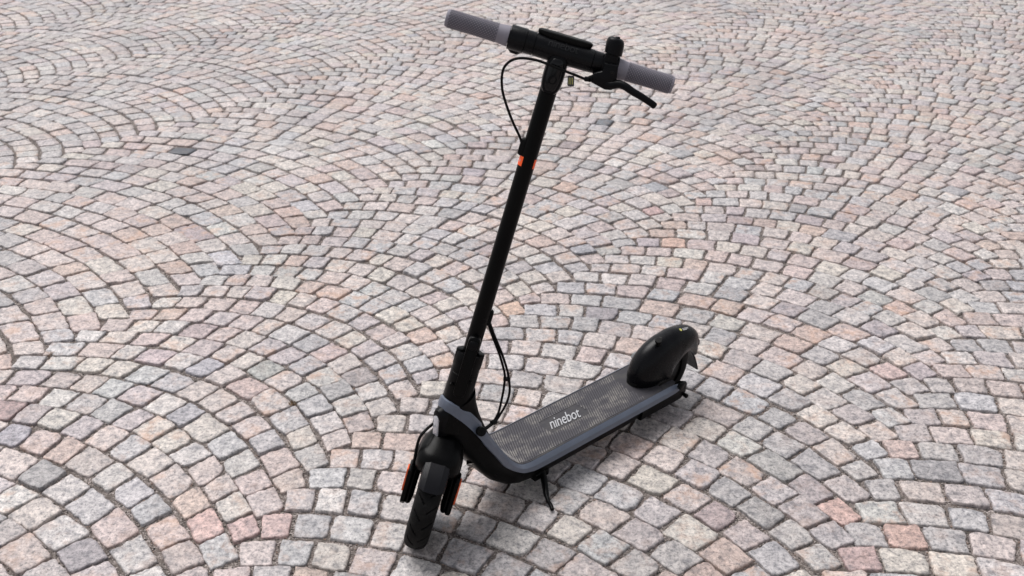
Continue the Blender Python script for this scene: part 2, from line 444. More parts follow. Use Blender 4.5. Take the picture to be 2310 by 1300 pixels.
# dry weed rooted in a joint left of the scooter
def ground_at(px, py):
    u, v = px - 1155, py - 650
    u, v = cos(ROLL) * u + sin(ROLL) * v, -sin(ROLL) * u + cos(ROLL) * v
    d = right0 * (u / FPX) + fwd0 + down0 * (v / FPX)
    t = CAM_H / -d.z
    return Vector((d.x * t, d.y * t, 0))
WEEDM = plain('dry_stalks', (0.16, 0.105, 0.06, 1), 0.8, 0.2)
jn = np.array([(x, y) for x, y in grit])
for wx, wy, lab, cnt in ((658, 912, 'small brown dried weed in a paving joint left of the stem', 34), (124, 790, 'thin dry grass wisp in a joint near the left edge', 10)):
    g = ground_at(wx, wy); kk = np.argmin(((jn - (g.x, g.y)) ** 2).sum(1)); gx0, gy0 = jn[kk]
    mb = MB()
    for q in range(cnt):
        a = rng.uniform(0, 6.28); l = rng.uniform(.006, .020); h = rng.uniform(.001, .006); r0 = rng.uniform(0, .012)
        x, y = gx0 + r0 * cos(a * 3), gy0 + r0 * .6 * sin(a * 3)
        mb.tube([(x, y, BED), (x + l * .5 * cos(a), y + l * .5 * sin(a), h + .001), (x + l * cos(a), y + l * sin(a), h * .6)], [.0007, .0006, .0002], 4)
    o = mb.build('dry_weed', WEEDM); o['label'] = lab; o['category'] = 'weed'; o['group'] = 'dry weeds in the paving joints'

# ================================================================== SCOOTER
POSX, POSY, YAW, LEAN = 0.380439, 2.418046, 3.880553, -0.098565
STEER, RAKE, WB, OFF, RF = 0.751307, 0.274776, 0.793719, 0.030692, 0.114432
TOP, BARH = 0.9961, 0.2226
scooter = bpy.data.objects.new('electric_scooter', None); COL.objects.link(scooter)
scooter.empty_display_size = 0.2
scooter.location = (POSX, POSY, 0.0)
scooter.rotation_mode = 'QUATERNION'
scooter.rotation_quaternion = (Matrix.Rotation(YAW, 4, 'Z') @ Matrix.Rotation(LEAN, 4, 'X')).to_quaternion()
scooter['label'] = 'black electric kick scooter with grey trim and lilac grips leaning on its kickstand'
scooter['category'] = 'scooter'

axd = Vector((-sin(RAKE), 0, cos(RAKE))); fw = Vector((cos(RAKE), 0, sin(RAKE))); lf = Vector((0, 1, 0))
F0 = Vector((WB, 0, RF)) - fw * OFF
ft = fw * cos(STEER) + lf * sin(STEER); fy = -fw * sin(STEER) + lf * cos(STEER)
def F(p):
    """(s along steering axis, t forward, y left) in the steered frame -> scooter frame"""
    return F0 + axd * p[0] + ft * p[1] + fy * p[2]

BLACK = plain('black_paint', (0.0010, 0.0010, 0.0012, 1), 0.32, 0.09, grain=0.12, gscale=1400)
SATIN = plain('satin_black_plastic', (0.0016, 0.0016, 0.0024, 1), 0.32, 0.11, grain=0.25, gscale=1600)
DARK = plain('dark_rubber', (0.0022, 0.0022, 0.0024, 1), 0.5, 0.10)
BARM = plain('handlebar_plastic', (0.0014, 0.0014, 0.0024, 1), 0.30, 0.15, grain=0.3, gscale=1500)
TRIM = plain('grey_trim_paint', (0.084, 0.098, 0.132, 1), 0.34, 0.5, grain=0.05)
ORANGE = plain('orange_reflector', srgb(206, 84, 36), 0.35, 0.5)
ORDEC = plain('orange_decal', srgb(250, 88, 28), 0.5, 0.4)
WHITE = plain('white_print', (0.36, 0.36, 0.375, 1), 0.5, 0.3)
YELL = plain('yellow_print', srgb(176, 172, 96), 0.5, 0.3)
GREYW = plain('label_foil', (0.40, 0.40, 0.41, 1), 0.35, 0.5)
STEEL = plain('dull_steel', (0.25, 0.25, 0.25, 1), 0.35, 0.5, 0.9)
GLOSS = plain('gloss_lens', (0.002, 0.002, 0.003, 1), 0.08, 0.22)
CHIP = plain('grey_print', (0.028, 0.028, 0.033, 1), 0.4, 0.4)
def gripmat():
    m = NT('lilac_rubber')
    ra = m.n('ShaderNodeAttribute', attribute_name='raised')
    m.set(Base_Color=m.mix(ra.outputs['Fac'], (0.098, 0.091, 0.112, 1), (0.265, 0.25, 0.29, 1)), Roughness=0.6)  # dot highlights and groove shade of the knurling are put into the colour
    m.b.inputs['Specular IOR Level'].default_value = 0.3; return m.m
GRIP = gripmat()
def matmat(name, clean, dirty, lo):
    m = NT(name); p = m.obj()
    d = m.n('ShaderNodeMapping'); d.inputs['Scale'].default_value = (0.55, 1.5, 1); m.l(p, d.inputs['Vector'])
    blot = m.noise(d.outputs[0], 22, 5, 0.62)
    spk = m.noise(p, 70, 4, 0.7)
    dust = m.math('MULTIPLY', m.ramp(blot, [(lo, 0.0), (lo + 0.15, 1.0)]), m.ramp(spk, [(0.36, 0.1), (0.56, 1.0)]))
    m.set(Base_Color=m.mix(dust, clean, dirty), Roughness=0.66)
    m.b.inputs['Specular IOR Level'].default_value = 0.35
    m.set(Normal=m.bump(spk, 0.25, 0.0005)); return m.m
MATM = matmat('dusty_deck_rubber', (0.030, 0.028, 0.034, 1), (0.050, 0.047, 0.047, 1), 0.45)
RIDGE = matmat('dusty_rubber_ridge', (0.056, 0.053, 0.062, 1), (0.175, 0.163, 0.156, 1), 0.43)
def reflmat():
    m = NT('clear_prism_reflector'); p = m.obj()
    w = m.n('ShaderNodeTexBrick'); w.inputs['Scale'].default_value = 300; w.inputs['Mortar Size'].default_value = 0.03
    m.l(p, w.inputs['Vector'])
    m.set(Base_Color=m.mix(m.noise(p, 300, 1), (0.35, 0.35, 0.38, 1), (0.75, 0.75, 0.80, 1)), Roughness=0.15, Metallic=0.35)
    return m.m
REFL = reflmat()
def tyremat():
    m = NT('tyre_rubber'); p = m.obj()
    n1 = m.noise(p, 45, 5, 0.7); n2 = m.noise(p, 300, 3, 0.7)
    m.set(Base_Color=m.mix(m.math('MULTIPLY', m.ramp(n1, [(0.45, 0.1), (0.7, 0.7)]), m.ramp(n2, [(0.35, 0.2), (0.65, 1.0)])), (0.0022, 0.0022, 0.0024, 1), (0.017, 0.016, 0.0155, 1)), Roughness=0.7)
    m.b.inputs['Specular IOR Level'].default_value = 0.14
    m.set(Normal=m.bump(n2, 0.3, 0.001)); return m.m
TYRE = tyremat()

# ---- deck and neck -------------------------------------------------------
def ring_sec(xt, zt, xb, zb, wt, wb, n=5, rnd=0.35):
    """closed ring around the spine from a top point to a bottom point with half widths"""
    out = []
    N = 28
    for j in range(N):
        a = 2 * pi * j / N
        c, s = cos(a), sin(a)
        e = 2.0 / (2.0 + 5 * (1 - rnd))
        cy = math.copysign(abs(c) ** e, c); cz = math.copysign(abs(s) ** e, s)
        t = (cz + 1) / 2
        w = wb + (wt - wb) * t
        out.append((xb + (xt - xb) * t, cy * w, zb + (zt - zb) * t))
    return out
b = MB()
secs = [(.100, .099, .100, .052, .073, .055), (.112, .100, .112, .043, .074, .060), (.15, .100, .15, .037, .074, .060), (.30, .100, .30, .036, .074, .060), (.46, .100, .44, .035, .074, .060),
        (.515, .1005, .50, .034, .074, .058), (.540, .106, .540, .038, .074, .056), (.562, .121, .578, .054, .074, .055), (.588, .147, .622, .088, .073, .053), (.614, .185, .656, .128, .071, .050),
        (.634, .225, .688, .176, .066, .046), (.648, .262, .716, .218, .056, .040), (.657, .295, .738, .255, .045, .036), (.661, .325, .744, .290, .038, .034), (.660, .352, .735, .325, .034, .033)]
for a_ in range(1):
    rings = []
    for i, sc in enumerate(secs):
        rings.append(ring_sec(*sc, rnd=0.25 if i < 9 else 0.25 + 0.12 * (i - 8)))
    b.loft(rings)
for sg in (1, -1):                                   # arms either side of the rear wheel
    b.loft([[(x, sg * (yy), zz) for yy, zz in rrect(hw, hh, 0.006, 3, yc, zc)] for x, hw, hh, yc, zc in
            ((.125, .012, .029, .056, .069), (.06, .011, .026, .0595, .070), (.0, .010, .026, .061, .070), (-.03, .009, .026, .061, .070), (-.050, .006, .018, .060, .070))])
deck = b.build('deck_frame', BLACK, scooter, angle=50)

# axle nuts and tail bolt
for sg in (1, -1):
    b = MB(); b.prism([(0.0 + .011 * cos(pi / 3 * i), .108 + .011 * sin(pi / 3 * i)) for i in range(6)], sg * .077, sg * .087, .001)
    b.build('axle_nut', STEEL if sg < 0 else BLACK, deck)
b = MB(); b.prism([(-.045 + .006 * cos(pi / 4 * i), .050 + .006 * sin(pi / 4 * i)) for i in range(8)], .066, .078, .0015); b.build('bolt', BLACK, deck)

# grey trim: inner top edge and lower edge, running from the tail along the deck and up round the head tube
TI = [(-.012, .070, .098), (.0, .0675, .1045), (.05, .066, .106), (.30, .066, .106), (.49, .066, .106), (.525, .066, .1072), (.550, .066, .1145), (.577, .066, .138), (.602, .066, .170), (.630, .065, .211), (.655, .0595, .250), (.672, .052, .276), (.689, .0455, .2985), (.7038, .0380, .3157), (.7189, .0300, .3305), (.7262, .0228, .3374), (.7322, .0120, .3415), (.7345, 0, .3425)]
TL = [(-.016, .073, .092), (-.004, .0765, .087), (.05, .0785, .0845), (.30, .0785, .0830), (.485, .0785, .0830), (.528, .0785, .0885), (.561, .0785, .1030), (.608, .0795, .143), (.636, .0790, .182), (.664, .0760, .222), (.690, .064, .262), (.705, .0515, .284), (.716, .0425, .298), (.7265, .0325, .309), (.7350, .0212, .3175), (.7402, .010, .3203), (.7418, 0, .3205)]
TL.insert(10, (.677, .0705, .242))
ti = smooth_path(TI, 4); tl = smooth_path(TL, 4)
rings = []
for k, (a, l) in enumerate(zip(ti, tl)):
    dvec = l - a
    outw = Vector((0, 1, 0)) if k < 40 else Vector((0.6, 0.8, 0)).lerp(Vector((1, 0, 0)), min(1, (k - 40) / 20))
    ch = a + dvec * 0.36 + outw.normalized() * (0.0050 if k < 36 else max(0.0012, 0.0050 - 0.0004 * (k - 36)))
    inn = a - Vector((0, 1, 0)) * 0.002 - Vector((0, 0, 0.012)) if k < 44 else a - outw.normalized() * 0.010
    inl = l - outw.normalized() * 0.012
    rings.append([a, a + (ch - a) * 0.85, ch + (l - ch) * 0.08, l + (ch - l) * 0.06, l - outw.normalized() * 0.0025 + (l - ch) * 0.06, inl, inn])
b = MB(); b.loft(rings)
mir = [[Vector((p.x, -p.y, p.z)) for p in reversed(r)] for r in rings]
b.loft(mir)
b.build('trim_band', TRIM, deck, angle=16)

# rubber mat, its ridges and lettering
def matprof(x):
    """arc along the deck -> (x, z) ; the front end curls up the neck"""
    if x < .50: return (x, .1052)
    pts = [(.50, .1052), (.527, .1065), (.551, .1145), (.577, .138), (.602, .170)]
    d = x - .50; acc = 0
    for p, q in zip(pts[:-1], pts[1:]):
        l = sqrt((q[0] - p[0]) ** 2 + (q[1] - p[1]) ** 2)
        if d <= acc + l or q == pts[-1]:
            t = (d - acc) / l; return (p[0] + (q[0] - p[0]) * t, p[1] + (q[1] - p[1]) * t)
        acc += l
b = MB()
xs = list(np.linspace(.045, .49, 12)) + list(np.linspace(.50, .625, 14))
rows = []
for x in xs:
    X_, Z_ = matprof(x); rows.append([(X_, y, Z_) for y in np.linspace(-.0645, .0645, 9)] + [(X_, y, Z_ - .004) for y in np.linspace(.0645, -.0645, 9)])
b.loft(rows)
for sg in (1, -1):
    b.loft([[(x, sg * y, z) for y, z in ((.047, .1052), (.0650 if x > 0 else .060, .1052), (.0650 if x > 0 else .060, .100), (.047, .100))] for x in (.0445, .03, .012, -.004)])
mat = b.build('deck_mat', MATM, deck)
b = MB()
slope = 0.0306 / 0.0582
for k in range(92):
    xc = .06 + k * .0071
    seg = []
    for y in np.linspace(-.060, .060, 13):
        xx = xc - y * slope * -1.0
        ok = .112 < xx < .600 and not (xx < .118 and abs(y) < .05)
        rr = sqrt((xx - 0.02) ** 2 + (y * 1.35) ** 2)
        if rr < .103: ok = False
        # plain pad round the lettering
        if abs(xx - .342) < .064 and abs(y + .004) < .021: ok = False
        if ok: seg.append((xx, y))
        else:
            if len(seg) > 1: 
                r_ = []
                for xx_, y_ in seg:
                    X_, Z_ = matprof(xx_); r_.append([(X_ - .0021, y_, Z_ + .0001), (X_ - .0016, y_, Z_ + .0015), (X_ + .0016, y_, Z_ + .0015), (X_ + .0021, y_, Z_ + .0001)])
                b.loft(r_)
            seg = []
    if len(seg) > 1:
        r_ = []
        for xx_, y_ in seg:
            X_, Z_ = matprof(xx_); r_.append([(X_ - .0021, y_, Z_ + .0001), (X_ - .0016, y_, Z_ + .0015), (X_ + .0016, y_, Z_ + .0015), (X_ + .0021, y_, Z_ + .0001)])
        b.loft(r_)
rg = b.build('grip_ridges', RIDGE, mat, smooth=False); rg['kind'] = 'stuff'
tv, tf = text_mesh('ninebot', 0.032, 0.0006)
tw = max(v.x for v in tv) - min(v.x for v in tv)
tb = min(v.y for v in tv); thh = max(v.y for v in tv) - tb
b = MB(lambda p: (0.351 - p[0] * 0.0925 / tw - (p[1] - tb) / thh * .0200, 0.0130 + p[0] * .008 / tw - (p[1] - tb) / thh * .0335, 0.1066 + p[2]))
b.add(tv, [tuple(f) for f in tf]); b.build('lettering', WHITE, mat, smooth=False)

# front reflector, badge and cable grommet on the neck
def headpt(p):          # body-fixed frame along the head tube
    return F0 + axd * p[0] + fw * p[1] + lf * p[2]
hv = lambda p: headpt((p[0], p[1] + (p[0] - .164) * .27, p[2]))
b = MB(hv)
b.loft([[(s0 + ds, f0, yy) for yy, ds in rrect(w_, h_, min(w_, h_) * .98, 6)] for s0, f0, w_, h_ in ((.168, .008, .022, .052), (.168, .026, .018, .047), (.167, .0335, .0135, .042), (.166, .0360, .0098, .0365))])
rh = b.build('reflector_housing', SATIN, deck)
hv = lambda p: headpt((p[0], p[1] + (p[0] - .164) * .27, p[2]))
b = MB(hv)
b.loft([[(s0 + ds, f0, yy) for yy, ds in rrect(w_, h_, w_ * .98, 6)] for s0, f0, w_, h_ in ((.1645, .034, .0082, .0325), (.1645, .0378, .0080, .0322), (.1645, .0386, .0068, .0308))])
b.build('white_reflector', REFL, rh)
b = MB(); cpt = Vector((.684, .0665, .276)); nrm = Vector((.35, .80, .45)).normalized()
t1 = nrm.cross(Vector((0, 0, 1))).normalized(); t2 = nrm.cross(t1)
b.loft([[cpt + nrm * h_ + (t1 * cos(2 * pi * j / 20) + t2 * sin(2 * pi * j / 20)) * r_ for j in range(20)] for h_, r_ in ((-.006, .0105), (.003, .0105), (.0045, .0095), (.005, .007))])
b.build('cable_grommet', DARK, deck)
b = MB(); cpt = Vector((.667, .0345, .153)); nrm = Vector((.50, .62, -.60)).normalized()
t1 = nrm.cross(Vector((0, 0, 1))).normalized(); t2 = nrm.cross(t1)
b.loft([[cpt + nrm * h_ + (t1 * cos(2 * pi * j / 24) + t2 * sin(2 * pi * j / 24)) * r_ for j in range(24)] for h_, r_ in ((-.012, .018), (.0005, .018), (.0012, .0172), (.0012, .0150), (.0004, .0145))])
b.build('round_badge', GLOSS, deck)

# ---- head tube, collar and fold latch (on the steering axis) -------------
def lathe(mb, prof, seg=32, c=(0, 0)):
    """prof: list of (s, r) on the steering axis"""
    mb.loft([[(s, c[0] + r * cos(2 * pi * j / seg), c[1] + r * sin(2 * pi * j / seg)) for j in range(seg)] for s, r in prof])
b = MB(F); lathe(b, [(.165, .036), (.20, .0345), (.235, .0315), (.2362, .0306), (.2385, .0306), (.24, .031), (.30, .0298), (.3005, .0290), (.303, .0290), (.304, .0298), (.318, .0292), (.322, .0300), (.345, .0292), (.3475, .0278), (.348, .020)])
head = b.build('head_tube', BLACK, scooter, angle=30)
for sg in (-1, 1):
    b = MB(F); b.loft([[(s, .004 + r * cos(2 * pi * j / 16), sg * .0215 + r * sin(2 * pi * j / 16)) for j in range(16)] for s, r in ((.306, .0055), (.318, .0088), (.349, .0090), (.3515, .0084), (.352, .0070))])
    b.build('collar_lug', SATIN, head)
b = MB(lambda p: F((p[2], p[1], p[0])))
b.prism(rrect(.0125, .072, .0115, 5, .001, .322), .010, .0315, .003)
latch = b.build('fold_latch', BLACK, scooter)
b = MB(lambda p: F((p[2], p[1], p[0]))); b.prism(rrect(.0095, .010, .006, 4, .001, .375), .0312, .0345, .001); b.build('latch_button', SATIN, latch)
for s_, y_ in ((.275, -.020), (.262, .012), (.290, .017)):
    b = MB(F); b.loft([[(s_ + r * cos(2 * pi * j / 10), t_, y_ + r * sin(2 * pi * j / 10)) for j in range(10)] for t_, r in ((.018, .0035), (.030, .0035), (.0305, .0026))]); b.build('screw', BLACK, latch)

# ---- stem with its stickers ---------------------------------------------
b = MB(F); lathe(b, [(.30, .0170), (.98, .0170)], 40); stem = b.build('stem', BLACK, scooter)
def patch(name, s0, s1, a0, a1, r, mat_, par, cut=0.0, skew=0.0):
    """sticker on the stem; angle 0 faces forward (+t), positive to the rider's left (+y)"""
    mb = MB(F); n = 14
    inner = [[(s, rr * cos(radians(a0 + (a1 - a0) * j / n)), rr * sin(radians(a0 + (a1 - a0) * j / n))) for j in range(n + 1)] for s, rr in ((s0, r - .0004), (s0, r), (s1, r), (s1, r - .0004))]
    mb.loft(inner, closed=False); return mb.build(name, mat_, par)
d1 = patch('orange_sticker', .7640, .7830, -125, -33, .01725, ORDEC, stem)
patch('orange_sticker', .7640, .7830, 50, 125, .01725, ORDEC, stem)
b = MB(F); 
b.add([(s, .01745 * cos(radians(a)), .01745 * sin(radians(a))) for s, a in ((.777, -62), (.770, -62), (.7735, -50))], [(0, 1, 2)])
b.build('arrow_print', WHITE, d1, smooth=False)
# fine white warning print running down the rider's right of the stem
b = MB(F); s_ = .752; rr = random.Random(3)
while s_ > .655:
    w_ = rr.uniform(.0008, .0026); a0 = -74 + rr.uniform(-3, 2); a1 = a0 - rr.uniform(5, 14)
    b.add([(s, .0172 * cos(radians(a)), .0172 * sin(radians(a))) for s, a in ((s_, a0), (s_ - w_, a0), (s_ - w_, a1), (s_, a1))], [(0, 1, 2, 3)])
    s_ -= w_ + rr.choice((.0015, .0022, .006, .009))
b.build('warning_print', WHITE, stem, smooth=False)
patch('foil_label', .452, .545, 74, 150, .01735, GREYW, stem)
for s_, y_, t_ in ((.800, -.0195, .002), (.432, .019, -.004)):
    b = MB(F); b.loft([[(s_ + ds, t_ + tt, y_ * k_ + math.copysign(o_, y_)) for ds, tt in rrect(h_, w_, .006, 4)] for k_, o_, h_, w_ in ((.7, 0, .018, .0085), (1, 0, .018, .0085), (1, .0035, .016, .007), (1, .0045, .012, .005))])
    b.build('cable_clip', DARK, stem)

# ---- headlight -----------------------------------------------------------
b = MB(lambda p: F((p[2], p[1], p[0])))
def lampring(ins, t_):
    out = []
    for j in range(28):
        a = 2 * pi * j / 28; c, s = cos(a), sin(a); e = .55
        w = .0205 - ins; 
        y = math.copysign(abs(c) ** e, c) * w
        z = .953 + math.copysign(abs(s) ** (e if s > 0 else .85), s) * (.038 - ins)
        out.append((y + .001, t_, z))
    return out
b.loft([lampring(.004, -.014), lampring(0, -.008), lampring(0, .018), lampring(.002, .0235), lampring(.0045, .0252)])
lamp = b.build('headlight', SATIN, scooter)
b = MB(lambda p: F((p[2], p[1], p[0]))); b.loft([lampring(.006, .0245), lampring(.007, .0262), lampring(.011, .0285), lampring(.016, .0292)]); lens = b.build('lens', GLOSS, lamp)
b = MB(F); b.loft([[(.945 + r * cos(2 * pi * j / 24), t_, .001 + r * sin(2 * pi * j / 24)) for j in range(24)] for r, t_ in ((.0085, .0285), (.0085, .0298), (.0073, .0301), (.0068, .0292), (.003, .0288))]); b.build('lamp_ring', SATIN, lens)

# ---- handlebar -----------------------------------------------------------
def barlathe(mb, prof, seg=36, ds=0, dt=.002):
    mb.loft([[(TOP + ds + r * cos(2 * pi * j / seg), dt + r * sin(2 * pi * j / seg), y) for j in range(seg)] for y, r in prof])
b = MB(F); barlathe(b, [(-.050, .0215), (-.0495, .0222), (-.02, .0226), (.03, .0226), (.0635, .0220), (.064, .0213)]); barlathe(b, [(-.21, .012), (-.1002, .012), (-.1000, .0198), (.112, .0180), (.1122, .012), (.21, .012)]); bar = b.build('handlebar', BARM, scooter, angle=30)
b = MB(F); barlathe(b, [(-.1005, .0205), (-.1000, .0232), (-.0985, .0236), (-.0690, .0236), (-.0683, .0230), (-.0680, .0205)]); b.build('throttle_collar', BARM, bar, angle=30)
b = MB(F); barlathe(b, [(-.0680, .0216), (-.0676, .0224), (-.0508, .0224), (-.0504, .0216)]); b.build('bar_ring', BARM, bar, angle=30)
b = MB(F); barlathe(b, [(.0644, .0210), (.0648, .0216), (.0900, .0205), (.1130, .0190)]); b.build('bar_ring', BARM, bar, angle=30)
b = MB(F); b.loft([[(s_, -.012 + tt, -.084 + yy) for tt, yy in rrect(w_, h_, .006, 4)] for s_, w_, h_ in ((.990, .010, .014), (.970, .009, .012), (.966, .006, .008))]); b.build('throttle_paddle', BARM, bar)
# display pad
def padring(L_, Wd, s_):
    out = []
    for j in range(36):
        a = 2 * pi * j / 36; c, sn = cos(a), sin(a)
        y = math.copysign(abs(c) ** .75, c) * L_; t = math.copysign(abs(sn) ** .62, sn) * Wd
        out.append((s_, -.002 + t, .003 + y))
    return out
b = MB(F); b.loft([padring(.044, .0125, TOP + .015), padring(.0525, .0165, TOP + .0225), padring(.0540, .0172, TOP + .0265), padring(.0535, .0170, TOP + .0300), padring(.0500, .0150, TOP + .0318), padring(.04, .010, TOP + .0322)])
pad = b.build('display_pad', DARK, bar)
tv, tf = text_mesh('ninebot', 0.022, 0.0007); tw = max(v.x for v in tv) - min(v.x for v in tv)
def onbar(p):
    a = radians(36) + p[1] / .0226
    r = .0227 + p[2]
    return F((TOP + r * sin(a), .002 + r * cos(a), .003 + p[0] * .058 / tw))
b = MB(onbar); b.add(tv, tf); b.build('lettering', plain('embossed_print', (0.0075, 0.0075, 0.009, 1), 0.5, 0.2), bar, smooth=False)

# grips: knurled sleeves
def grip(sg):
    mb = MB(F); nL, nA = 84, 72; rings = []
    for i in range(nL + 1):
        f = i / nL; y = .1015 + f * (BARH - .1015) if sg < 0 else .1125 + f * (BARH + .001 - .1125)
        base = np.interp(f, [0, .06, .14, .25, .6, .9, 1], [.0200, .0194, .0182, .0172, .0166, .0168, .0164])
        knurl = 1.0 if .19 < f < .965 else 0.0
        ring = []
        for j in range(nA):
            h = 0.0022 if (knurl and ((i % 4 == 1 and j % 4 == 0) or (i % 4 == 3 and j % 4 == 2))) else 0.0
            a = 2 * pi * j / nA; r = base + h
            ring.append((TOP + r * cos(a), .002 + r * sin(a), sg * y))
        rings.append(ring)
    ye = sg * (BARH + .0012)
    rings.append([(TOP + .0148 * cos(2 * pi * j / nA), .002 + .0148 * sin(2 * pi * j / nA), ye + sg * .0010) for j in range(nA)])
    rings.append([(TOP + .006 * cos(2 * pi * j / nA), .002 + .006 * sin(2 * pi * j / nA), ye + sg * .0014) for j in range(nA)])
    mb.loft(rings); o = mb.build('grip', GRIP, bar, angle=60)
    at = o.data.attributes.new('raised', 'FLOAT', 'POINT')
    vals = np.zeros(len(o.data.vertices), np.float32)
    for i in range(nL + 1):
        f = i / nL
        for j in range(nA):
            if .19 < f < .965: vals[i * nA + j] = 1.0 if ((i % 4 == 1 and j % 4 == 0) or (i % 4 == 3 and j % 4 == 2)) else 0.0
            else: vals[i * nA + j] = 0.55
    vals[(nL + 1) * nA:] = 0.55
    at.data.foreach_set('value', vals)
grip(-1); grip(1)

# ---- brake lever with its bracket, bell ---------------------------------
b = MB(F); barlathe(b, [(.0830, .0195), (.0835, .0222), (.0855, .0232), (.1105, .0232), (.1130, .0222), (.1135, .0195)])
b.x = lambda p: F((p[2], p[1], p[0]))
b.prism([(.0705, .979), (.0850, .988), (.0850, 1.004), (.1115, 1.006), (.1160, .982), (.1180, .967), (.1130, .9585), (.100, .956), (.0720, .962)], .012, .038, .0035)
br = b.build('brake_bracket', SATIN, scooter, angle=40)
b = MB(F); b.loft([[(.990 + r * cos(2 * pi * j / 14), t_, .1045 + r * sin(2 * pi * j / 14)) for j in range(14)] for r, t_ in ((.0042, .036), (.0042, .0395), (.0032, .0398), (.0026, .0382))]); b.build('clamp_bolt', GLOSS, br)
pts = smooth_path([(.966, .030, .0985), (.9675, .032, .110), (.9735, .036, .122), (.9735, .041, .135), (.9690, .045, .150), (.9645, .047, .170), (.9585, .047, .190), (.9545, .046, .2005)], 5)
n = len(pts); rad = [float(np.interp(i / (n - 1), [0, .2, .45, .8, .96, 1], [.0078, .0085, .0075, .0066, .0068, .0050])) for i in range(n)]
b = MB(F); b.tube(pts, rad, 14, flat=((0, 1, 0), 1.15)); b.build('brake_lever', SATIN, br)
b = MB(F); b.tube([(.9705, .026, .075), (.9675, .032, .0690), (.9660, .0345, .0660)], [.0062, .0062, .0055], 12); b.tube([(.9660, .0345, .0660), (.9648, .035, .0590), (.9645, .0352, .0575)], [.0048, .0048, .003], 12); b.build('cable_adjuster', SATIN, br)
b = MB(F); sg = 28
b.loft([[(s_, .010 + r * cos(2 * pi * j / sg), .0965 + (s_ - 1.03) * -.10 + r * sin(2 * pi * j / sg)) for j in range(sg)] for s_, r in ((1.006, .0090), (1.012, .0100), (1.0205, .0110), (1.0210, .0172), (1.040, .0176), (1.0455, .0165), (1.0492, .0145), (1.0512, .0110), (1.0520, .006))])
bell = b.build('bell', SATIN, scooter, angle=40)
b = MB(F); b.loft([[(s_, .012 + r * cos(2 * pi * j / 14), .0965 + r * sin(2 * pi * j / 14)) for j in range(14)] for s_, r in ((1.051, .0050), (1.0535, .0048), (1.0545, .0038), (1.0548, .002))]); b.build('bell_screw', GLOSS, bell)
b = MB(F); b.loft([[(s_, .022 + dt, .0955 + yy) for dt, yy in rrect(.004, .0125, .003, 3)] for s_ in (1.000, 1.020)]); b.build('bell_bracket', SATIN, bell)

# ---- cables --------------------------------------------------------------
cab = smooth_path([(.9645, .0352, .0585), (.9664, .036, .0413), (.9690, .040, .0144), (.9708, .042, -.0035), (.9725, .042, -.0196), (.9732, .042, -.0388), (.9713, .042, -.0556), (.9686, .042, -.0677), (.9628, .040, -.0792), (.9539, .038, -.0880), (.9418, .036, -.0933), (.9269, .034, -.0932), (.9101, .030, -.0891), (.8925, .027, -.0817), (.8668, .020, -.0659), (.8415, .014, -.0475), (.8188, .008, -.0286), (.8060, .004, -.0215), (.790, .002, -.0195)], 4)
b = MB(F); b.tube(cab, .0026, 10); bc = b.build('brake_cable', DARK, scooter)
def tagp(a, c, h): return F((.9555 + a, .0395 + h, .0355 + c))
b = MB(lambda p: F((.954 + p[2] * .955 + p[0] * .22, .0385 + p[1], .0345 + p[0] * .975 - p[2] * .26)))
b.prism(rrect(.0064, .0100, .0025, 4), -.0008, .0008); tg = b.build('cable_tag', CHIP, bc)
for off in (-.0033, 0, .0033):
    b2 = MB(b.x); b2.prism([(off - .0005, -.0062), (off + .0005, -.0062), (off + .0005, .0062), (off - .0005, .0062)], .0009, .0011); b2.build('print_line', YELL, tg, smooth=False)
rc = [(.6343, .0120, .5059), (.6283, .0200, .4789), (.6148, .0320, .4349), (.6060, .0420, .3966), (.6042, .0480, .3759), (.6055, .0530, .3439), (.6152, .0570, .3147), (.6318, .0610, .2910), (.6513, .0640, .2802), (.6872, .0680, .2782)]
mid = smooth_path(rc, 5); n = len(mid)
for k, dd in enumerate(((-.0030, .0022), (.0030, -.0022))):
    pth = []
    for i, p in enumerate(mid):
        f = i / (n - 1); sp = 0.55 + 0.75 * sin(pi * min(1, f * 1.15)) + (1.1 if .45 < f < .75 else 0) * sin(pi * (f - .45) / .3)
        pth.append(p + Vector((-dd[0] * sp * .7, dd[0] * sp * .7, dd[1] * sp * .3)))
    b = MB(); b.tube(pth, .0027, 10); wc = b.build('control_cable', DARK, scooter)
tp = mid[int(n * .46)]
b = MB(); b.loft([[tp + Vector((xx * .72 , -xx * .72 + 0, z_)) + Vector((.7, .7, 0)) * yy for xx, yy in rrect(.0078, .0042, .003, 3)] for z_ in (-.003, .003)]); b.build('cable_tie', DARK, wc)
tp = mid[int(n * .86)]
b = MB(); b.tube([tp + Vector((-.006, 0, -.002)), tp + Vector((0, 0, 0)), tp + Vector((.007, 0, .001))], [.0055, .0062, .0050], 12); b.build('cable_sleeve', DARK, wc)

# ---- fork, side covers, front wheel -------------------------------------
b = MB(F)
b.loft([[(s_, tc + tt, yy) for tt, yy in rrect(ht, hy, min(ht, hy) * rk, 6)] for s_, tc, ht, hy, rk in ((.072, .026, .036, .0440, .5), (.082, .026, .048, .0475, .6), (.100, .026, .059, .0480, .7), (.117, .024, .060, .0470, .8), (.128, .018, .053, .0440, .9), (.139, .009, .042, .0370, .97), (.148, .003, .034, .0320, .99), (.155, 0, .029, .0290, .99))])
for sg in (-1, 1):
    pth = smooth_path([(.130, .002, sg * .008), (.122, .006, sg * .022), (.110, .012, sg * .0345), (.095, .018, sg * .0400), (.055, .024, sg * .0415), (.01, .029, sg * .0415), (-.022, .0315, sg * .0405)], 4)
    nn = len(pth); rr_ = [float(np.interp(i / (nn - 1), [0, .3, .6, .9, 1], [.022, .0235, .021, .0185, .012])) for i in range(nn)]
    b.tube(pth, rr_, 16, flat=((0, 0, 1), .55))
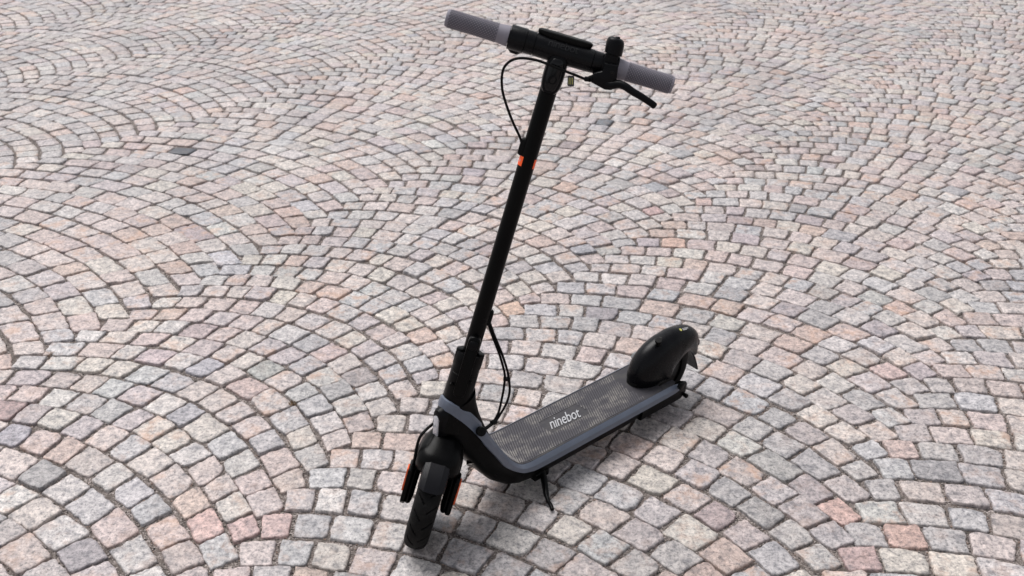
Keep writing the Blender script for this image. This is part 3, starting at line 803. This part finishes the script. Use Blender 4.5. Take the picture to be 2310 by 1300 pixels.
fork = b.build('fork', BLACK, scooter, angle=50)
for sg in (-1, 1):
    b = MB(lambda p: F((p[2], p[0], sg * p[1])))
    tilt = lambda s: .016 - .14 * s
    poly = [(.052 + .004, .066), (.047, .074), (.020, .074), (.006, .066), (.010, -.014), (.020, -.026), (.040, -.026), (.050, -.016)]
    b.prism(poly, .0455, .0570, .003); cv = b.build('fork_cover', BLACK, fork)
    b = MB(lambda p: F((p[2], p[0], sg * p[1])))
    b.prism(rrect(.0125, .0285, .004, 4, .0405, .039), .0565, .0602, .0008); b.build('orange_reflector', ORANGE, cv)
    b = MB(F); b.loft([[(0 + r * cos(2 * pi * j / 6), OFF + r * sin(2 * pi * j / 6), sg * y_) for j in range(6)] for y_, r in ((.040, .009), (.052, .009), (.053, .007))]); b.build('axle_nut', STEEL if sg > 0 else BLACK, fork)
wl = smooth_path([(.1700, -.002, -.0200), (.1650, .012, -.0340), (.1546, .040, -.0484), (.1381, .045, -.0533), (.1127, .045, -.0528), (.0781, .040, -.0500), (.060, .036, -.050)], 4)
b = MB(F); b.tube(wl, .0033, 10); b.build('motor_wire', DARK, fork)

def tyre_geo(R_, hw):
    """grid tyre in local wheel frame: axle along y, returns verts (x,y,z) and faces; chevron grooves pressed in"""
    nA, prof = 420, []
    for a in np.linspace(-118, 118, 57):
        ar = radians(a); e = .82
        prof.append((hw * math.copysign(abs(sin(ar)) ** e, sin(ar)), (R_ - hw * .92) + hw * .92 * math.copysign(abs(cos(ar)) ** .85, cos(ar))))
    v, f = [], []; nP = len(prof)
    for i in range(nA):
        A = 2 * pi * i / nA
        for y, r in prof:
            u = abs(y) / hw
            dep = 0
            if .10 < u < .86 and r > R_ - .024:
                ph = (A / (2 * pi) * 19 + (0.5 if y > 0 else 0.0) - u * 0.80) % 1.0
                w = .13
                if ph < w: dep = .0040 * sin(pi * ph / w) ** .5 * min(1, (u - .10) / .08, (.86 - u) / .06)
            rr_ = r - dep
            v.append((rr_ * cos(A), y, rr_ * sin(A)))
    for i in range(nA):
        for j in range(nP - 1):
            k = (i + 1) % nA
            f.append((i * nP + j, k * nP + j, k * nP + j + 1, i * nP + j + 1))
    return v, f
TV, TF = tyre_geo(RF, .0262)
def rimgeo(mb, R_, hw):
    prof = [(-.008, .012), (-.020, .014), (-.021, R_ * .50), (-.0195, R_ * .62), (-.021, R_ * .70), (-.021, R_ * .78), (.021, R_ * .78), (.021, R_ * .70), (.0195, R_ * .62), (.021, R_ * .50), (.020, .014), (.008, .012)]
    mb.loft([[(r * cos(2 * pi * j / 48), y, r * sin(2 * pi * j / 48)) for j in range(48)] for y, r in prof])
def fwheel(p): return F((p[2], OFF + p[0], p[1]))
b = MB(fwheel); rimgeo(b, RF, .026); fwl = b.build('front_wheel', BLACK, scooter)
b = MB(fwheel); b.add(TV, TF); b.build('tyre', TYRE, fwl, angle=40)
# front mudguard
b = MB(F); rings = []
sec = [(-.0290, .102), (-.0290, .112), (-.0262, .1215), (-.0150, .1275), (.0150, .1275), (.0262, .1215), (.0290, .112), (.0290, .102), (.0270, .102), (.0268, .112), (.0245, .1185), (.0135, .1245), (-.0135, .1245), (-.0245, .1185), (-.0268, .112), (-.0270, .102)]
angs = list(np.linspace(56, -70, 36))
for k, a in enumerate(angs):
    ring = []
    for y, r in sec:
        aa = a - (8.0 * (abs(y) / .0335) ** 2.5 if k == 0 else (4.0 * (abs(y) / .0335) ** 2 if k == 1 else 0))
        ring.append((r * cos(radians(aa)), OFF + r * sin(radians(aa)), y))
    rings.append(ring)
b.loft(rings); b.build('front_mudguard', plain('mudguard_plastic', (0.0032, 0.0032, 0.0048, 1), 0.36, 0.17, grain=0.3, gscale=1500), scooter, angle=24)

# ---- rear wheel, fender, tail -------------------------------------------
RW = .106
def rwheel(p): return (p[0] * RW / RF, p[1] * .95, p[2] * RW / RF + RW)
b = MB(rwheel); rimgeo(b, RF, .026); rwl = b.build('rear_wheel', BLACK, scooter)
b = MB(rwheel); b.add(TV, TF); b.build('tyre', TYRE, rwl, angle=40)
b = MB(); rings = []
for a in np.linspace(-10, 171, 52):
    rho = float(np.interp(a, [-10, 0, 20, 45, 70, 95, 120, 138, 149, 160, 171], [.101, .1055, .1095, .1105, .1100, .1140, .129, .147, .154, .146, .138]))
    wid = float(np.interp(a, [-10, 0, 15, 40, 90, 125, 151, 171], [.040, .043, .0470, .0485, .0480, .043, .035, .030]))
    inn = float(np.interp(a, [-10, 0, 30, 60, 90, 115, 140, 171], [.030, .02, .01, .004, .004, .030, .085, .118]))
    ring = []
    for ph in np.linspace(-90, 90, 25):
        c, s = max(cos(radians(ph)), 0), sin(radians(ph))
        y = wid * math.copysign(abs(s) ** .92, s); r = inn + (rho - inn) * c ** .80
        ring.append((r * cos(radians(a)), y, .110 + r * sin(radians(a))))
    rings.append(ring)
rings_in = [[(0 + (p[0]) * .965, p[1] * .93, .110 + (p[2] - .110) * .965) for p in reversed(r)] for r in rings]
b.loft([r + ri for r, ri in zip(rings, rings_in)])
fen = b.build('rear_fender', plain('fender_plastic', (0.0015, 0.0015, 0.0024, 1), 0.28, 0.15, grain=0.2, gscale=1600), scooter, angle=50)
fpt = lambda a, y, h: Vector(((.1165 + h) * cos(radians(a)), y, .110 + (.1165 + h) * sin(radians(a))))
b = MB(); up_ = Vector((cos(radians(72)), .15, sin(radians(72)))).normalized(); t1 = up_.cross(Vector((0, 1, 0))).normalized(); t2 = up_.cross(t1); c0 = fpt(72, .012, -.008)
b.loft([[c0 + up_ * h_ + (t1 * cos(2 * pi * j / 20) + t2 * sin(2 * pi * j / 20)) * r_ for j in range(20)] for h_, r_ in ((-.004, .0066), (.011, .0066), (.0112, .0092), (.0165, .0092), (.0175, .0082))])
b.build('hook_button', DARK, fen)
# round green-yellow dot and white caption on the fender
def onfen(a, y):
    rho = float(np.interp(a, [95, 120, 138, 149], [.1140, .129, .147, .154])); wid = float(np.interp(a, [90, 125, 151], [.0480, .043, .035]))
    s = min(1, (abs(y) / wid) ** (1 / .92)); c = sqrt(1 - s * s); inn = float(np.interp(a, [90, 115, 140], [.004, .030, .085]))
    r = inn + (rho - inn) * c ** .80 + .0006
    return Vector((r * cos(radians(a)), y, .110 + r * sin(radians(a))))
b = MB(); b.add([onfen(116, .010)] + [onfen(116 + 2.0 * cos(2 * pi * j / 16), .010 + .0042 * sin(2 * pi * j / 16)) for j in range(16)], [(0, 1 + j, 1 + (j + 1) % 16) for j in range(16)]); b.build('sticker_dot', YELL, fen, smooth=False)
for y0, a1 in ((.0078, 130), (.0105, 129), (.0128, 126)):
    b = MB(); aa = np.linspace(119.5, a1, 6); b.add([p for a in aa for p in (onfen(a, y0), onfen(a, y0 + .0012))], [(2 * i, 2 * i + 1, 2 * i + 3, 2 * i + 2) for i in range(5)]); b.build('caption_line', GREYW, fen, smooth=False)
# tail lamp under the fender tip and the hanging mudflap
b = MB(); b.loft([[(x, yy, .150 + zz) for yy, zz in rrect(w_, h_, .008, 4)] for x, w_, h_ in ((-.110, .018, .012), (-.1425, .018, .012), (-.1445, .016, .010))]); b.build('tail_lamp', plain('dark_red_lens', (0.02, 0.002, 0.002, 1), 0.3, 0.2), fen)
b = MB(); prof = [(-.096, .150), (-.110, .132), (-.121, .114), (-.131, .092), (-.143, .066)]
rr_ = []
for k, (x, z) in enumerate(prof):
    hw = (.018, .021, .023, .025, .025)[k]
    rr_.append([(x, -hw, z), (x, hw, z), (x - .007, hw, z - .001), (x - .009, 0, z - .001), (x - .007, -hw, z - .001)])
b.loft(rr_); b.build('mudflap', SATIN, fen, angle=25)

# ---- kickstand -----------------------------------------------------------
pth = smooth_path([(.470, .048, .050), (.470, .064, .040), (.482, .085, .030), (.498, .108, .024), (.508, .126, .0215), (.5125, .138, .0225), (.520, .152, .0225)], 4)
nn = len(pth)
b = MB(); b.tube(pth, [float(np.interp(i / (nn - 1), [0, .2, .5, .55, .9, 1], [.0095, .0085, .0068, .0052, .0050, .0045])) for i in range(nn)], 14)
ks = b.build('kickstand', BLACK, scooter)
b = MB(); b.loft([[(x, .050 + yy, .038 + zz) for yy, zz in rrect(.014, .010, .004, 3)] for x in (.450, .492)]); b.build('pivot_block', BLACK, ks)
